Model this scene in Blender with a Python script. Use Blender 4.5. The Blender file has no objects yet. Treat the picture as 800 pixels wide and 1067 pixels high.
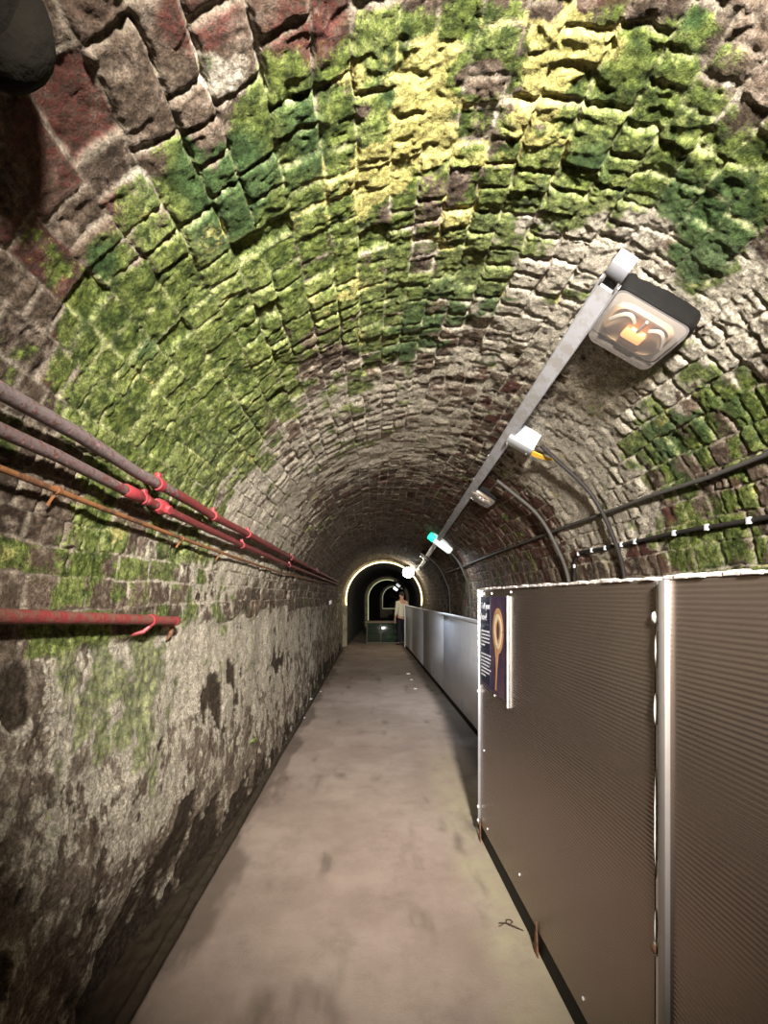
import bpy, bmesh, math, random
import numpy as np
from mathutils import Vector, Matrix, Quaternion

random.seed(5)
scene = bpy.context.scene
col = scene.collection
PI = math.pi

# ------------------------------------------------------------------ camera
EYE = 1.6
F = 480.0            # focal length in pixels of the 800 px wide frame
VX, VY = 388.0, 622.0
cam_d = bpy.data.cameras.new('camera')
cam = bpy.data.objects.new('camera', cam_d)
col.objects.link(cam)
cam.location = (0, 0, EYE)
cam.rotation_euler = (PI / 2, 0, 0)
cam_d.sensor_fit = 'HORIZONTAL'
cam_d.sensor_width = 36
cam_d.lens = 36 * F / 800
cam_d.shift_x = (400 - VX) / 800
cam_d.shift_y = (VY - 533.5) / 800
cam_d.clip_start = 0.05
scene.camera = cam

# ------------------------------------------------------------------ tunnel section
CX, CZ, R = 0.33, 1.5, 1.3
ARC = PI * R
Y0, Y1 = -3.0, 15.0


def pix(px, py):
    return Vector(((px - VX) / F, 1.0, (VY - py) / F))


def on_vault(px, py, off=0.0):
    """point of the barrel vault (or the walls under it) seen at a pixel, `off` in front of the brick"""
    d = pix(px, py)
    r = R - off
    a = d.x ** 2 + d.z ** 2
    b = -2 * d.x * CX + 2 * d.z * (EYE - CZ)
    c = CX ** 2 + (EYE - CZ) ** 2 - r ** 2
    k = (-b + math.sqrt(b * b - 4 * a * c)) / (2 * a)
    p = Vector((0, 0, EYE)) + d * k
    if p.z < CZ:
        xw = CX - r if d.x < 0 else CX + r
        k = xw / d.x
        p = Vector((0, 0, EYE)) + d * k
    return p


def u_of(p):
    if p.z < CZ:
        return (p.z - CZ) if p.x < CX else ARC + (CZ - p.z)
    return R * math.atan2(p.z - CZ, -(p.x - CX))


def vault(phi, y, off=0.0):
    """phi measured from +x at the centre of the vault"""
    return Vector((CX + (R - off) * math.cos(phi), y, CZ + (R - off) * math.sin(phi)))


# ------------------------------------------------------------------ object helpers
def tag(o, label, cat, group=None, kind=None):
    o['label'] = label
    o['category'] = cat
    if group:
        o['group'] = group
    if kind:
        o['kind'] = kind
    return o


def empty(name, label, cat, loc=(0, 0, 0), group=None, matrix=None):
    o = bpy.data.objects.new(name, None)
    col.objects.link(o)
    o.empty_display_size = 0.05
    if matrix is not None:
        o.matrix_world = matrix
    else:
        o.location = loc
    return tag(o, label, cat, group)


class MB:
    def __init__(self):
        self.bm = bmesh.new()

    def box(self, c, s, rot=None, bev=0.0, seg=2):
        r = bmesh.ops.create_cube(self.bm, size=1.0)
        vs = r['verts']
        M = Matrix.Translation(Vector(c)) @ ((rot.to_4x4() if rot is not None else Matrix.Identity(4))
                                             @ Matrix.Diagonal((*s, 1)))
        for v in vs:
            v.co = M @ v.co
        if bev > 0:
            es = list({e for v in vs for e in v.link_edges})
            bmesh.ops.bevel(self.bm, geom=es, offset=bev, segments=seg, affect='EDGES', profile=0.5)
        return self

    def tube(self, pts, rad, seg=12, cap=True, wob=0.0):
        pts = [Vector(p) for p in pts]
        n = len(pts)
        rads = rad if isinstance(rad, (list, tuple)) else [rad] * n
        rings = []
        up = None
        for i, p in enumerate(pts):
            t = (pts[min(i + 1, n - 1)] - pts[max(i - 1, 0)]).normalized()
            if up is None:
                up = Vector((0, 0, 1)) if abs(t.z) < 0.9 else Vector((1, 0, 0))
            a = (up - t * up.dot(t)).normalized()
            up = a
            b = t.cross(a)
            ring = []
            for j in range(seg):
                an = 2 * PI * j / seg
                rr = rads[i] * (1 + random.uniform(-wob, wob))
                ring.append(self.bm.verts.new(p + (a * math.cos(an) + b * math.sin(an)) * rr))
            rings.append(ring)
        for i in range(n - 1):
            for j in range(seg):
                k = (j + 1) % seg
                self.bm.faces.new((rings[i][j], rings[i][k], rings[i + 1][k], rings[i + 1][j]))
        if cap:
            self.bm.faces.new(rings[0][::-1])
            self.bm.faces.new(rings[-1])
        return self

    def ball(self, c, r, scale=(1, 1, 1), sub=2, jit=0.0):
        q = bmesh.ops.create_icosphere(self.bm, subdivisions=sub, radius=1.0)
        for v in q['verts']:
            j = 1 + random.uniform(-jit, jit)
            v.co = Vector((c[0] + v.co.x * r * scale[0] * j, c[1] + v.co.y * r * scale[1] * j,
                           c[2] + v.co.z * r * scale[2] * j))
        return self

    def poly(self, pts, thick):
        """prism from a closed outline; thick is the extrusion vector"""
        t = Vector(thick)
        a = [self.bm.verts.new(Vector(p)) for p in pts]
        b = [self.bm.verts.new(Vector(p) + t) for p in pts]
        self.bm.faces.new(a[::-1])
        self.bm.faces.new(b)
        n = len(a)
        for i in range(n):
            k = (i + 1) % n
            self.bm.faces.new((a[i], a[k], b[k], b[i]))
        return self

    def build(self, name, mat, parent=None, smooth=True, label=None):
        bmesh.ops.recalc_face_normals(self.bm, faces=self.bm.faces)
        me = bpy.data.meshes.new(name)
        self.bm.to_mesh(me)
        self.bm.free()
        if smooth:
            me.polygons.foreach_set('use_smooth', [True] * len(me.polygons))
            try:
                me.set_sharp_from_angle(angle=math.radians(40))
            except Exception:
                pass
        me.materials.append(mat)
        o = bpy.data.objects.new(name, me)
        col.objects.link(o)
        if parent is not None:
            o.parent = parent
        if label:
            o['label'] = label
        return o


# ------------------------------------------------------------------ numpy noise
def _h(ix, iy, seed):
    with np.errstate(over='ignore'):
        h = (ix.astype(np.int64).astype(np.uint32) * np.uint32(374761393)
             + iy.astype(np.int64).astype(np.uint32) * np.uint32(668265263)
             + np.uint32((seed * 974711 + 12345) & 0xffffffff))
        h = (h ^ (h >> np.uint32(13))) * np.uint32(1274126177)
        h = h ^ (h >> np.uint32(16))
    return (h & np.uint32(0xffffff)).astype(np.float64) / 16777215.0


def vnoise(x, y, seed):
    ix = np.floor(x)
    iy = np.floor(y)
    fx = x - ix
    fy = y - iy
    fx = fx * fx * (3 - 2 * fx)
    fy = fy * fy * (3 - 2 * fy)
    a = _h(ix, iy, seed)
    b = _h(ix + 1, iy, seed)
    c = _h(ix, iy + 1, seed)
    d = _h(ix + 1, iy + 1, seed)
    return (a * (1 - fx) + b * fx) * (1 - fy) + (c * (1 - fx) + d * fx) * fy


def fbm(x, y, seed, octv=4, gain=0.5):
    s = 0.0
    a = 1.0
    t = 0.0
    for i in range(octv):
        s = s + a * vnoise(x, y, seed + 17 * i)
        t += a
        a *= gain
        x = x * 2.03 + 13.1
        y = y * 2.03 + 7.7
    return s / t


def sstep(a, b, x):
    t = np.clip((x - a) / (b - a), 0, 1)
    return t * t * (3 - 2 * t)


# ------------------------------------------------------------------ growth and stains: patches in wall coordinates
def patches(lst):
    out = []
    for px, py, r, s in lst:
        p = on_vault(px, py)
        u = u_of(p)
        rho = math.hypot(px - VX, py - VY)
        ru = r * p.y / F
        ry = p.y * r / rho
        out.append((u, p.y, ru, ry, s))
    return out


MOSS = patches([
    (330, 185, 75, .9), (250, 200, 60, .95), (230, 255, 55, .9), (420, 140, 70, .7), (480, 60, 60, .8), (560, 50, 70, .8),
    (620, 110, 60, .9), (600, 190, 50, .9), (510, 205, 60, .8), (340, 290, 80, .75), (250, 330, 70, .8),
    (150, 300, 45, .6), (120, 350, 60, .8), (160, 420, 60, .8), (225, 420, 70, .85), (90, 560, 40, .95),
    (200, 510, 50, .6), (690, 180, 65, 1.), (650, 190, 40, .7), (740, 120, 55, .75), (785, 210, 45, .8), (670, 60, 45, .7), (760, 40, 40, .5), (745, 230, 55, 1.), (720, 285, 30, .9), (770, 170, 40, .7),
    (720, 20, 30, .95), (765, 420, 55, .9), (690, 470, 45, .9), (740, 565, 45, .9), (645, 290, 10, .4),
    (450, 340, 60, .55), (130, 750, 60, .75), (100, 690, 60, .7), (150, 690, 40, .6), (60, 700, 40, .5), (140, 810, 45, .5), (40, 840, 50, .45), (240, 660, 40, .4), (250, 470, 45, .55), (220, 560, 40, .45), (290, 420, 40, .4), (150, 480, 40, .5), (60, 620, 40, .4), (170, 610, 40, .35), (310, 650, 30, .35), (510, 82, 16, -1.6), (488, 84, 14, -1.6), (400, 30, 40, .8), (300, 130, 40, .5),
    (660, 150, 40, .7), (400, 330, 60, .5), (490, 290, 50, .5), (560, 400, 40, .25), (70, 440, 30, .5),
    (370, 420, 50, .35), (40, 780, 40, .3), (230, 790, 30, .25), (110, 270, 25, .7), (700, 90, 50, .5), (780, 480, 30, .8)])
DARKM = patches([(250, 195, 50, 1.), (215, 170, 40, .7), (320, 120, 25, .7), (330, 155, 25, .7), (745, 235, 50, 1.), (720, 20, 28, .9), (620, 175, 35, .6),
                 (110, 280, 25, .8), (720, 285, 25, .6), (700, 470, 45, .6), (440, 350, 50, .6), (500, 360, 45, .6), (765, 420, 40, .5),
                 (150, 360, 20, .6), (700, 180, 30, .5), (760, 560, 25, .3), (415, 90, 22, .8), (550, 75, 25, .4)])
YEL = patches([(510, 82, 16, -1.6), (488, 84, 14, -1.6), (365, 85, 28, .9), (390, 170, 30, .6), (450, 105, 32, 1.), (450, 150, 32, .8), (445, 60, 30, .8), (470, 205, 35, .5), (590, 25, 40, .8),
               (570, 85, 35, .9), (560, 110, 25, .8), (520, 165, 30, .4), (530, 10, 40, .5), (400, 200, 30, .5), (590, 150, 25, .5), (640, 50, 30, .5),
               (350, 330, 50, .25), (260, 480, 40, .15), (155, 395, 14, .7), (170, 360, 12, .5), (460, 250, 40, .4), (360, 240, 40, .35), (180, 850, 25, .3)])
LIME = patches([(610, 500, 60, .65), (640, 560, 40, .5), (560, 480, 45, .5), (590, 560, 40, .35), (430, 470, 60, .35), (350, 500, 50, .35), (700, 350, 50, .3), (530, 300, 50, .4), (235, 85, 40, .7), (330, 25, 30, .7), (150, 190, 25, .5), (570, 330, 90, .75), (650, 235, 40, .8), (740, 330, 60, .8), (620, 430, 60, .6),
                (380, 430, 90, .5), (120, 260, 25, .5), (600, 280, 60, .7), (110, 40, 50, .25), (760, 100, 60, .4), (780, 380, 40, .6),
                (640, 540, 40, .4), (215, 290, 60, .3), (420, 250, 70, .3), (250, 560, 60, .7), (760, 600, 40, .5), (300, 560, 40, .5), (690, 420, 40, .5),
                (90, 120, 30, .4), (270, 500, 50, .45), (450, 470, 60, .3), (560, 240, 50, .4), (780, 290, 40, .5), (740, 130, 40, .4), (500, 130, 40, .3)])
REDB = patches([(200, 10, 40, .9), (315, 25, 28, 1.), (50, 110, 30, .5), (105, 195, 28, .5), (80, 150, 40, .3), (190, 340, 14, .7), (620, 540, 40, .5), (570, 560, 50, .45),
                (20, 300, 60, .5), (785, 150, 20, .7), (60, 380, 20, .6), (430, 540, 120, .25), (150, 330, 20, .4), (590, 500, 30, .5), (500, 560, 60, .4)])
PEEL = patches([(10, 715, 22, 1.3), (20, 745, 14, 1.2), (8, 690, 10, 1.), (222, 715, 24, .6), (188, 860, 28, .7), (220, 860, 25, .6), (166, 775, 7, .9), (290, 690, 14, .6), (150, 900, 22, .5), (340, 690, 16, .4),
                (40, 990, 25, .7), (60, 860, 16, .5), (240, 740, 20, .5), (100, 960, 30, .35), (20, 930, 20, .5), (255, 700, 12, .5), (160, 1000, 40, .8), (230, 900, 25, .8), (285, 840, 16, .8), (310, 790, 14, .8)])
WHITE = patches([(250, 700, 45, .45), (200, 720, 40, .4), (320, 650, 30, .4), (120, 690, 60, .6), (110, 820, 40, .8), (175, 820, 30, .7), (210, 660, 40, .6), (265, 640, 50, .5), (290, 720, 25, .5), (90, 740, 30, .5), (150, 650, 40, .4), (130, 870, 30, .6)])


def field(u, y, lst):
    s = np.zeros_like(u)
    for (pu, py, ru, ry, w) in lst:
        q = ((u - pu) / ru) ** 2 + ((y - py) / ry) ** 2
        m = q < 6
        s[m] = s[m] + w * np.exp(-q[m] * 0.9)
    return s


# courses of brick: joints run along the tunnel, cross joints staggered at random
rc = np.random.RandomState(11)
BU = [-0.07, 0.07, 0.175]
while BU[-1] < ARC + 1.6:
    BU.append(BU[-1] + rc.uniform(0.082, 0.118))
BU = np.array(BU)
BY = []
for c in range(len(BU)):
    b = [Y0 - 0.5 + rc.uniform(0, .1)]
    while b[-1] < Y1 + 1:
        if c < 3:
            b.append(b[-1] + rc.uniform(.16, .32))
        else:
            b.append(b[-1] + (rc.uniform(0.066, 0.10) if rc.rand() < 0.75 else rc.uniform(0.12, 0.2)))
    BY.append(np.array(b))


def surface(u, y):
    """inward relief and colour masks of the tunnel lining at arc length u, distance y"""
    wu = u + 0.024 * (fbm(u * 6, y * 6, 3, 4) - .5) + 0.05 * (fbm(u * 0.9, y * 0.8, 4, 2) - .5)
    wy = y + 0.024 * (fbm(u * 6, y * 6, 5, 4) - .5) + 0.05 * (fbm(u * 1.5, y * 0.7, 6, 2) - .5)
    c = np.clip(np.searchsorted(BU, wu) - 1, 0, len(BU) - 2)
    du = np.minimum(wu - BU[c], BU[c + 1] - wu)
    dy = np.zeros_like(u)
    j = np.zeros_like(c)
    for k in np.unique(c):
        m = c == k
        b = BY[k]
        i = np.clip(np.searchsorted(b, wy[m]) - 1, 0, len(b) - 2)
        j[m] = i
        dy[m] = np.minimum(wy[m] - b[i], b[i + 1] - wy[m])
    rnd = _h(c, j, 71)
    rnd2 = _h(c, j, 99)
    n1 = fbm(u * 4, y * 4, 21, 4)
    n2 = fbm(u * 22, y * 22, 22, 4, .6)
    n3 = fbm(u * 60, y * 60, 23, 3, .6)
    ero = 0.002 + 0.007 * n1
    d = np.minimum(du * 1.25 + .002, dy) + 0.018 * (n2 - .5)
    body = sstep(0.0015, ero + .006, d)
    flush = sstep(.36, .56, fbm(u * 2.2, y * 2.2, 31, 4))     # joints filled with lime there
    jd = 0.0125 * (1 - .85 * flush)
    hb = body * jd + (rnd - .5) * .009 * body - np.where(rnd2 > .965, .014, 0) * body
    hb = hb + (n2 - .5) * .007 + (n3 - .5) * .007 + (n1 - .5) * .012
    # cracks and hollows left by spalled edges
    pit = sstep(.60, .74, fbm(u * 15, y * 26, 41, 3))
    hb = hb - pit * .005
    hb = hb + (fbm(u * .7, y * .5, 43, 2) - .5) * .05
    # rough render below the springing on the left
    pl = sstep(-.02, -.08, u + .22 * (fbm(u * 4, y * 3, 57, 4) - .5))
    s1 = fbm(u * 5, y * 9, 51, 4, .55)
    s2 = fbm(u * 18, y * 34, 52, 4, .6)
    s3 = fbm(u * 3 + 4, y * 3, 53, 3)
    rid = 1 - np.abs(2 * fbm(u * 9, y * 22, 54, 4, .6) - 1)
    hp = (s1 - .5) * .020 + (s2 - .5) * .009 + (n2 - .5) * .010 + (rid - .8) * .006 + (n3 - .5) * .010 + (s3 - .5) * .05
    peel = field(u, y, PEEL) + 1.5 * (fbm(u * 5, y * 9, 61, 4) - .55) * sstep(.3, -.5, u) + .50 * sstep(-1.05, -1.45, u)
    pm = sstep(.36, .44, peel) * pl
    hp = hp - pm * .012
    low = sstep(-.9, -1.5, u) * sstep(4.4, 1.2, y) * (u < 0)
    h = hb * (1 - pl) + hp * pl - low * .17
    # ---- masks
    ns = fbm(u * 9, y * 9, 81, 5, .6) - .5
    nl = fbm(u * 1.8, y * 1.8, 82, 4) - .5
    moss = field(u, y, MOSS) * .86 + ns * 1.8 + nl * .9 + (rnd2 - .5) * .45 - (1 - body) * .22
    moss = sstep(.22, .80, moss - pl * .10 + pl * ns * .8)
    dark = sstep(.25, .7, field(u, y, DARKM) + ns * .5 + (rnd - .5) * .55)
    yel = sstep(.3, .80, field(u, y, YEL) * .9 + ns * 1.5 + (1 - body) * .22 + (rnd - .5) * .3)
    lime = sstep(.25, .8, field(u, y, LIME) * .9 + .34 * sstep(.75, .1, u) * sstep(1.2, 2.6, y) + ns * 1.3 + nl * .5 + (1 - body) * .25)
    red = sstep(.3, .6, field(u, y, REDB) * .9 + (rnd2 - .5) * .9 + ns * .4)
    white = sstep(.2, .8, field(u, y, WHITE) + ns * 2.0 + (rid - .8) * 1.0 + .30) * pl
    mort = (1 - body) * (1 - pl) + pl * np.clip(.45 + 1.5 * (s1 - .5) + .9 * ns, 0, 1)
    A = np.stack([rnd * (1 - pl) + pl * s1, mort, moss * (1 - .35 * pl), lime * (1 - pl) + white], -1)
    B = np.stack([yel * (1 - pl * .6), pm, red * (1 - pl), dark], -1)
    return h, A, B, pl


def y_rows(y0, y1):
    ys = [y0]
    while ys[-1] < y1:
        y = ys[-1]
        if y < 0.35:
            dy = .05
        else:
            dy = min(max(y * y / 624 * 1.5, .0048), .022)
        ys.append(min(y + dy, y1))
    return np.array(ys)


def grid_mesh(name, P, A=None, B=None, mat=None, extra=None):
    nu, ny = P.shape[:2]
    me = bpy.data.meshes.new(name)
    idx = np.arange(nu * ny).reshape(nu, ny)
    f = np.stack([idx[:-1, :-1], idx[1:, :-1], idx[1:, 1:], idx[:-1, 1:]], -1).reshape(-1, 4)
    me.vertices.add(nu * ny)
    me.vertices.foreach_set('co', P.reshape(-1).astype(np.float32))
    me.loops.add(f.size)
    me.loops.foreach_set('vertex_index', f.reshape(-1).astype(np.int32))
    me.polygons.add(len(f))
    me.polygons.foreach_set('loop_start', (np.arange(len(f)) * 4).astype(np.int32))
    me.polygons.foreach_set('use_smooth', np.ones(len(f), dtype=bool))
    me.update(calc_edges=True)
    for nm, arr in (('masks_a', A), ('masks_b', B)):
        if arr is not None:
            at = me.attributes.new(nm, 'FLOAT_COLOR', 'POINT')
            at.data.foreach_set('color', arr.reshape(-1).astype(np.float32))
    me.validate()
    me.materials.append(mat)
    o = bpy.data.objects.new(name, me)
    col.objects.link(o)
    return o


# ------------------------------------------------------------------ materials
class NT:
    def __init__(self, name):
        self.m = bpy.data.materials.new(name)
        self.m.use_nodes = True
        self.t = self.m.node_tree
        self.n = self.t.nodes
        self.b = self.n['Principled BSDF']

    def node(self, typ, **kw):
        nd = self.n.new(typ)
        for k, v in kw.items():
            setattr(nd, k, v)
        return nd

    def link(self, a, b):
        self.t.links.new(a, b)

    def coord(self):
        if not hasattr(self, '_c'):
            self._c = self.node('ShaderNodeTexCoord').outputs['Object']
        return self._c

    def mapped(self, scale):
        mp = self.node('ShaderNodeMapping')
        mp.inputs['Scale'].default_value = scale
        self.link(self.coord(), mp.inputs[0])
        return mp.outputs[0]

    def noise(self, scale, detail=4, rough=.55, vec=None, dist=0):
        nd = self.node('ShaderNodeTexNoise')
        nd.inputs['Scale'].default_value = scale
        nd.inputs['Detail'].default_value = detail
        nd.inputs['Roughness'].default_value = rough
        nd.inputs['Distortion'].default_value = dist
        self.link(vec if vec is not None else self.coord(), nd.inputs['Vector'])
        return nd.outputs['Fac']

    def math(self, op, a, b=None, clamp=False):
        nd = self.node('ShaderNodeMath', operation=op)
        nd.use_clamp = clamp
        for i, v in enumerate((a, b)):
            if v is None:
                continue
            if isinstance(v, (int, float)):
                nd.inputs[i].default_value = v
            else:
                self.link(v, nd.inputs[i])
        return nd.outputs[0]

    def step(self, v, a, b, lo=0., hi=1.):
        nd = self.node('ShaderNodeMapRange')
        nd.interpolation_type = 'SMOOTHSTEP'
        nd.inputs[1].default_value = a
        nd.inputs[2].default_value = b
        nd.inputs[3].default_value = lo
        nd.inputs[4].default_value = hi
        self.link(v, nd.inputs[0])
        return nd.outputs[0]

    def mix(self, f, a, b, mode='MIX'):
        nd = self.node('ShaderNodeMix', data_type='RGBA', blend_type=mode)
        nd.clamp_factor = True
        for s, v in ((nd.inputs[0], f), (nd.inputs[6], a), (nd.inputs[7], b)):
            if isinstance(v, (int, float)):
                s.default_value = v
            elif isinstance(v, tuple):
                s.default_value = (*v, 1)
            else:
                self.link(v, s)
        return nd.outputs[2]

    def bump(self, h, dist, strength=1.0):
        nd = self.node('ShaderNodeBump')
        nd.inputs['Distance'].default_value = dist
        nd.inputs['Strength'].default_value = strength
        self.link(h, nd.inputs['Height'])
        self.link(nd.outputs[0], self.b.inputs['Normal'])

    def set(self, **kw):
        for k, v in kw.items():
            s = self.b.inputs[k]
            if isinstance(v, tuple):
                s.default_value = (*v, 1) if len(v) == 3 else v
            elif isinstance(v, (int, float)):
                s.default_value = v
            else:
                self.link(v, s)
        return self


def plain(name, c, rough=.5, metal=0., var=.15, scale=20, bump=0., bscale=120, c2=None, cut=(.45, .6)):
    t = NT(name)
    n = t.noise(scale, 4)
    lo = tuple(x * (1 - var) for x in c)
    hi = tuple(min(1, x * (1 + var)) for x in c)
    cc = t.mix(n, lo, hi)
    if c2:
        cc = t.mix(t.step(t.noise(scale * .6, 5, .65), *cut), cc, c2)
    t.set(**{'Base Color': cc, 'Roughness': rough, 'Metallic': metal})
    if bump:
        t.bump(t.noise(bscale, 4), bump)
    return t.m


def emis(name, c, strength):
    t = NT(name)
    t.set(**{'Base Color': c, 'Emission Color': c, 'Emission Strength': strength})
    return t.m


def stone(name):
    t = NT(name)

    def att(nm):
        a = t.node('ShaderNodeAttribute', attribute_name=nm)
        s = t.node('ShaderNodeSeparateColor')
        t.link(a.outputs['Color'], s.inputs[0])
        return s.outputs[0], s.outputs[1], s.outputs[2], a.outputs['Alpha']
    rnd, mort, moss, lime = att('masks_a')
    yel, peel, red, dark = att('masks_b')
    nf = t.noise(90, 6, .75)
    ns = t.noise(230, 3, .7)
    nm_ = t.noise(24, 5, .65)
    nc = t.noise(7, 4, .6)
    brick = t.mix(rnd, (.050, .034, .023), (.150, .108, .076))
    brick = t.mix(t.step(nm_, .45, .7), brick, (.19, .15, .115))
    brick = t.mix(t.math('MULTIPLY', red, t.step(nf, .3, .6)), brick, (.085, .026, .020))
    c = t.mix(t.math('MULTIPLY', mort, .8), brick, (.29, .245, .185))
    lm = t.step(t.math('ADD', lime, t.math('MULTIPLY', t.math('SUBTRACT', nm_, .5), 1.3)), .25, .8)
    c = t.mix(t.math('MULTIPLY', lm, .85), c, t.mix(nf, (.28, .245, .185), (.62, .56, .45)))
    # moss
    mm = t.step(t.math('ADD', moss, t.math('MULTIPLY', t.math('SUBTRACT', nf, .5), 2.4)), .25, .8)
    mg = t.mix(t.step(nm_, .35, .65), (.030, .052, .010), (.112, .145, .028))
    mg = t.mix(t.math('MULTIPLY', t.step(t.math('ADD', t.noise(34, 5, .75), t.math('MULTIPLY', rnd, .14)), .52, .72), .85), mg, (.22, .255, .075))
    mg = t.mix(t.math('MULTIPLY', dark, .92), mg, t.mix(nf, (.012, .036, .010), (.055, .105, .030)))
    c = t.mix(t.math('MULTIPLY', mm, .93), c, mg)
    c = t.mix(t.math('MULTIPLY', t.math('MULTIPLY', mort, mm), t.step(nm_, .42, .6, 0, .75)), c, (.34, .345, .17))
    ym = t.step(t.math('ADD', yel, t.math('MULTIPLY', t.math('SUBTRACT', nf, .5), 1.0)), .3, .8)
    c = t.mix(t.math('MULTIPLY', ym, .8), c, t.mix(nc, (.36, .31, .075), (.50, .45, .19)))
    c = t.mix(peel, c, t.mix(nm_, (.022, .016, .011), (.085, .062, .042)))
    v = t.math('MULTIPLY', t.step(nf, .30, .70, .42, 1.45), t.step(ns, .3, .7, .70, 1.25))
    v = t.math('MULTIPLY', v, t.step(nm_, .3, .7, .75, 1.2))
    c = t.mix(1.0, c, v, 'MULTIPLY')
    t.set(**{'Base Color': c, 'Roughness': t.step(nc, .3, .7, .6, .95), 'Specular IOR Level': .16})
    hh = t.math('ADD', t.math('ADD', t.math('MULTIPLY', nf, .75), t.math('MULTIPLY', ns, .3)), t.math('MULTIPLY', nm_, .4))
    t.bump(hh, .007, 1.0)
    return t.m


def concrete():
    t = NT('path_concrete')
    big = t.noise(.9, 6, .68)
    med = t.noise(3.2, 8, .72)
    fin = t.noise(140, 3, .6)
    c = t.mix(t.step(big, .35, .65), (.275, .205, .165), (.395, .310, .255))
    c = t.mix(t.math('MULTIPLY', t.step(med, .48, .78), .6), c, (.185, .135, .107))
    c = t.mix(t.math('MULTIPLY', t.step(fin, .35, .7), .35), c, (.33, .28, .24))
    # masks from the mesh: r worn pale strip by the barrier, g gutter dirt
    a = t.node('ShaderNodeAttribute', attribute_name='masks_a')
    s = t.node('ShaderNodeSeparateColor')
    t.link(a.outputs['Color'], s.inputs[0])
    c = t.mix(t.math('MULTIPLY', s.outputs[0], t.step(med, .3, .6)), c, (.40, .345, .235))
    c = t.mix(s.outputs[1], c, t.mix(fin, (.020, .014, .008), (.075, .054, .034)))
    wet = t.step(t.noise(1.7, 4, .6), .48, .62)
    t.set(**{'Base Color': c, 'Roughness': t.math('SUBTRACT', .78, t.math('MULTIPLY', wet, .22)), 'Specular IOR Level': .25})
    t.bump(t.math('ADD', t.math('MULTIPLY', fin, .5), med), .004)
    return t.m


def polycarb():
    t = NT('fluted_panel')
    w = t.node('ShaderNodeTexWave', wave_type='BANDS', bands_direction='Z', wave_profile='SIN')
    w.inputs['Scale'].default_value = 2 * PI / (20 * .0135) / 1.0
    w.inputs['Distortion'].default_value = 0
    t.link(t.coord(), w.inputs['Vector'])
    dirt = t.noise(2.2, 5, .6)
    sc = t.noise(260, 2)
    c = t.mix(dirt, (.17, .132, .108), (.25, .198, .160))
    t.set(**{'Base Color': c, 'Roughness': t.step(dirt, .3, .7, .20, .27), 'Metallic': .8,
             'Specular IOR Level': .7})
    t.bump(w.outputs['Fac'], .0006, 1.0)
    return t.m


def pipe_paint(name, y_red, bare, paint, rust=(.09, .035, .018)):
    """red paint, worn off to bare metal nearer than y_red"""
    t = NT(name)
    sp = t.node('ShaderNodeSeparateXYZ')
    t.link(t.coord(), sp.inputs[0])
    n = t.noise(26, 5, .65)
    n2 = t.noise(70, 4, .7)
    k = t.math('ADD', t.math('SUBTRACT', sp.outputs[1], y_red), t.math('MULTIPLY', t.math('SUBTRACT', n, .5), 1.6))
    c = t.mix(t.step(k, -.05, .1), bare, paint)
    c = t.mix(t.step(n2, .50, .66), c, rust)
    c = t.mix(t.step(t.noise(50, 3), .62, .72), c, tuple(min(1, x * 1.5 + .12) for x in paint))
    t.set(**{'Base Color': c, 'Roughness': .55})
    t.bump(n2, .003)
    return t.m


M = {}
M['stone'] = stone('tunnel_masonry')
M['concrete'] = concrete()
M['panel'] = polycarb()
M['alu'] = plain('aluminium', (.62, .62, .66), .34, .75, .1, 30, .0006, 200)
M['trunk'] = plain('galvanised_trunking', (.38, .375, .39), .5, .25, .12, 18, .0008, 120, c2=(.31, .29, .27))
M['alucap'] = plain('dull_metal_cap', (.34, .34, .37), .5, .2, .08, 30)
M['flange'] = plain('dull_flange', (.30, .27, .25), .38, .6, .1, 30)
M['rim'] = plain('beige_rim', (.34, .30, .26), .45, 0, .06, 30)
M['chalk'] = plain('pale_sealant', (.85, .83, .80), .6, 0, .08, 40)
M['trim'] = plain('pale_edge_trim', (.50, .45, .42), .5, 0, .15, 30, .001, 90, c2=(.20, .17, .15), cut=(.55, .66))
M['black'] = plain('black_casing', (.008, .0075, .007), .55, 0, .3, 30, .0008)
M['darkcable'] = plain('black_cable', (.030, .026, .024), .5, 0, .3, 30)
M['greycable'] = plain('grey_conduit', (.075, .070, .062), .45, 0, .3, 30)
M['whitepl'] = plain('white_plastic', (.62, .63, .65), .4, 0, .06, 30)
M['greybox'] = plain('pale_grey_plastic', (.66, .70, .74), .45, 0, .08, 30)
M['yellow'] = plain('yellow_tag', (.90, .52, .05), .45, 0, .08, 30)
M['pan'] = plain('cream_reflector', (.36, .25, .15), .45, 0, .08, 30)
M['rust'] = plain('rusted_iron', (.12, .055, .028), .8, 0, .4, 40, .002, 90, c2=(.22, .10, .05))
M['dark_timber'] = plain('dark_timber', (.030, .022, .017), .75, 0, .3, 20, .001)
M['hoard'] = plain('blue_grey_board', (.70, .74, .82), .45, 0, .10, 5, .0008, 60, c2=(.60, .64, .72), cut=(.5, .7))
M['hoardcap'] = plain('pale_capping', (.62, .64, .67), .5, 0, .08, 10)
M['dlump'] = plain('near_black_lump', (.007, .0055, .0035), .95, 0, .5, 14, .006, 40)
M['pipe1'] = pipe_paint('worn_red_pipe', 1.75, (.135, .105, .102), (.165, .022, .024))
M['pipe2'] = pipe_paint('flaking_red_pipe', 1.55, (.125, .088, .085), (.15, .022, .024))
M['redpaint'] = plain('red_paint', (.26, .032, .038), .5, 0, .25, 30, .0015, 90, c2=(.45, .14, .14), cut=(.6, .7))
M['redrust'] = plain('rusty_red_paint', (.20, .030, .028), .65, 0, .4, 40, .004, 80, c2=(.15, .065, .045), cut=(.44, .60))
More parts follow.
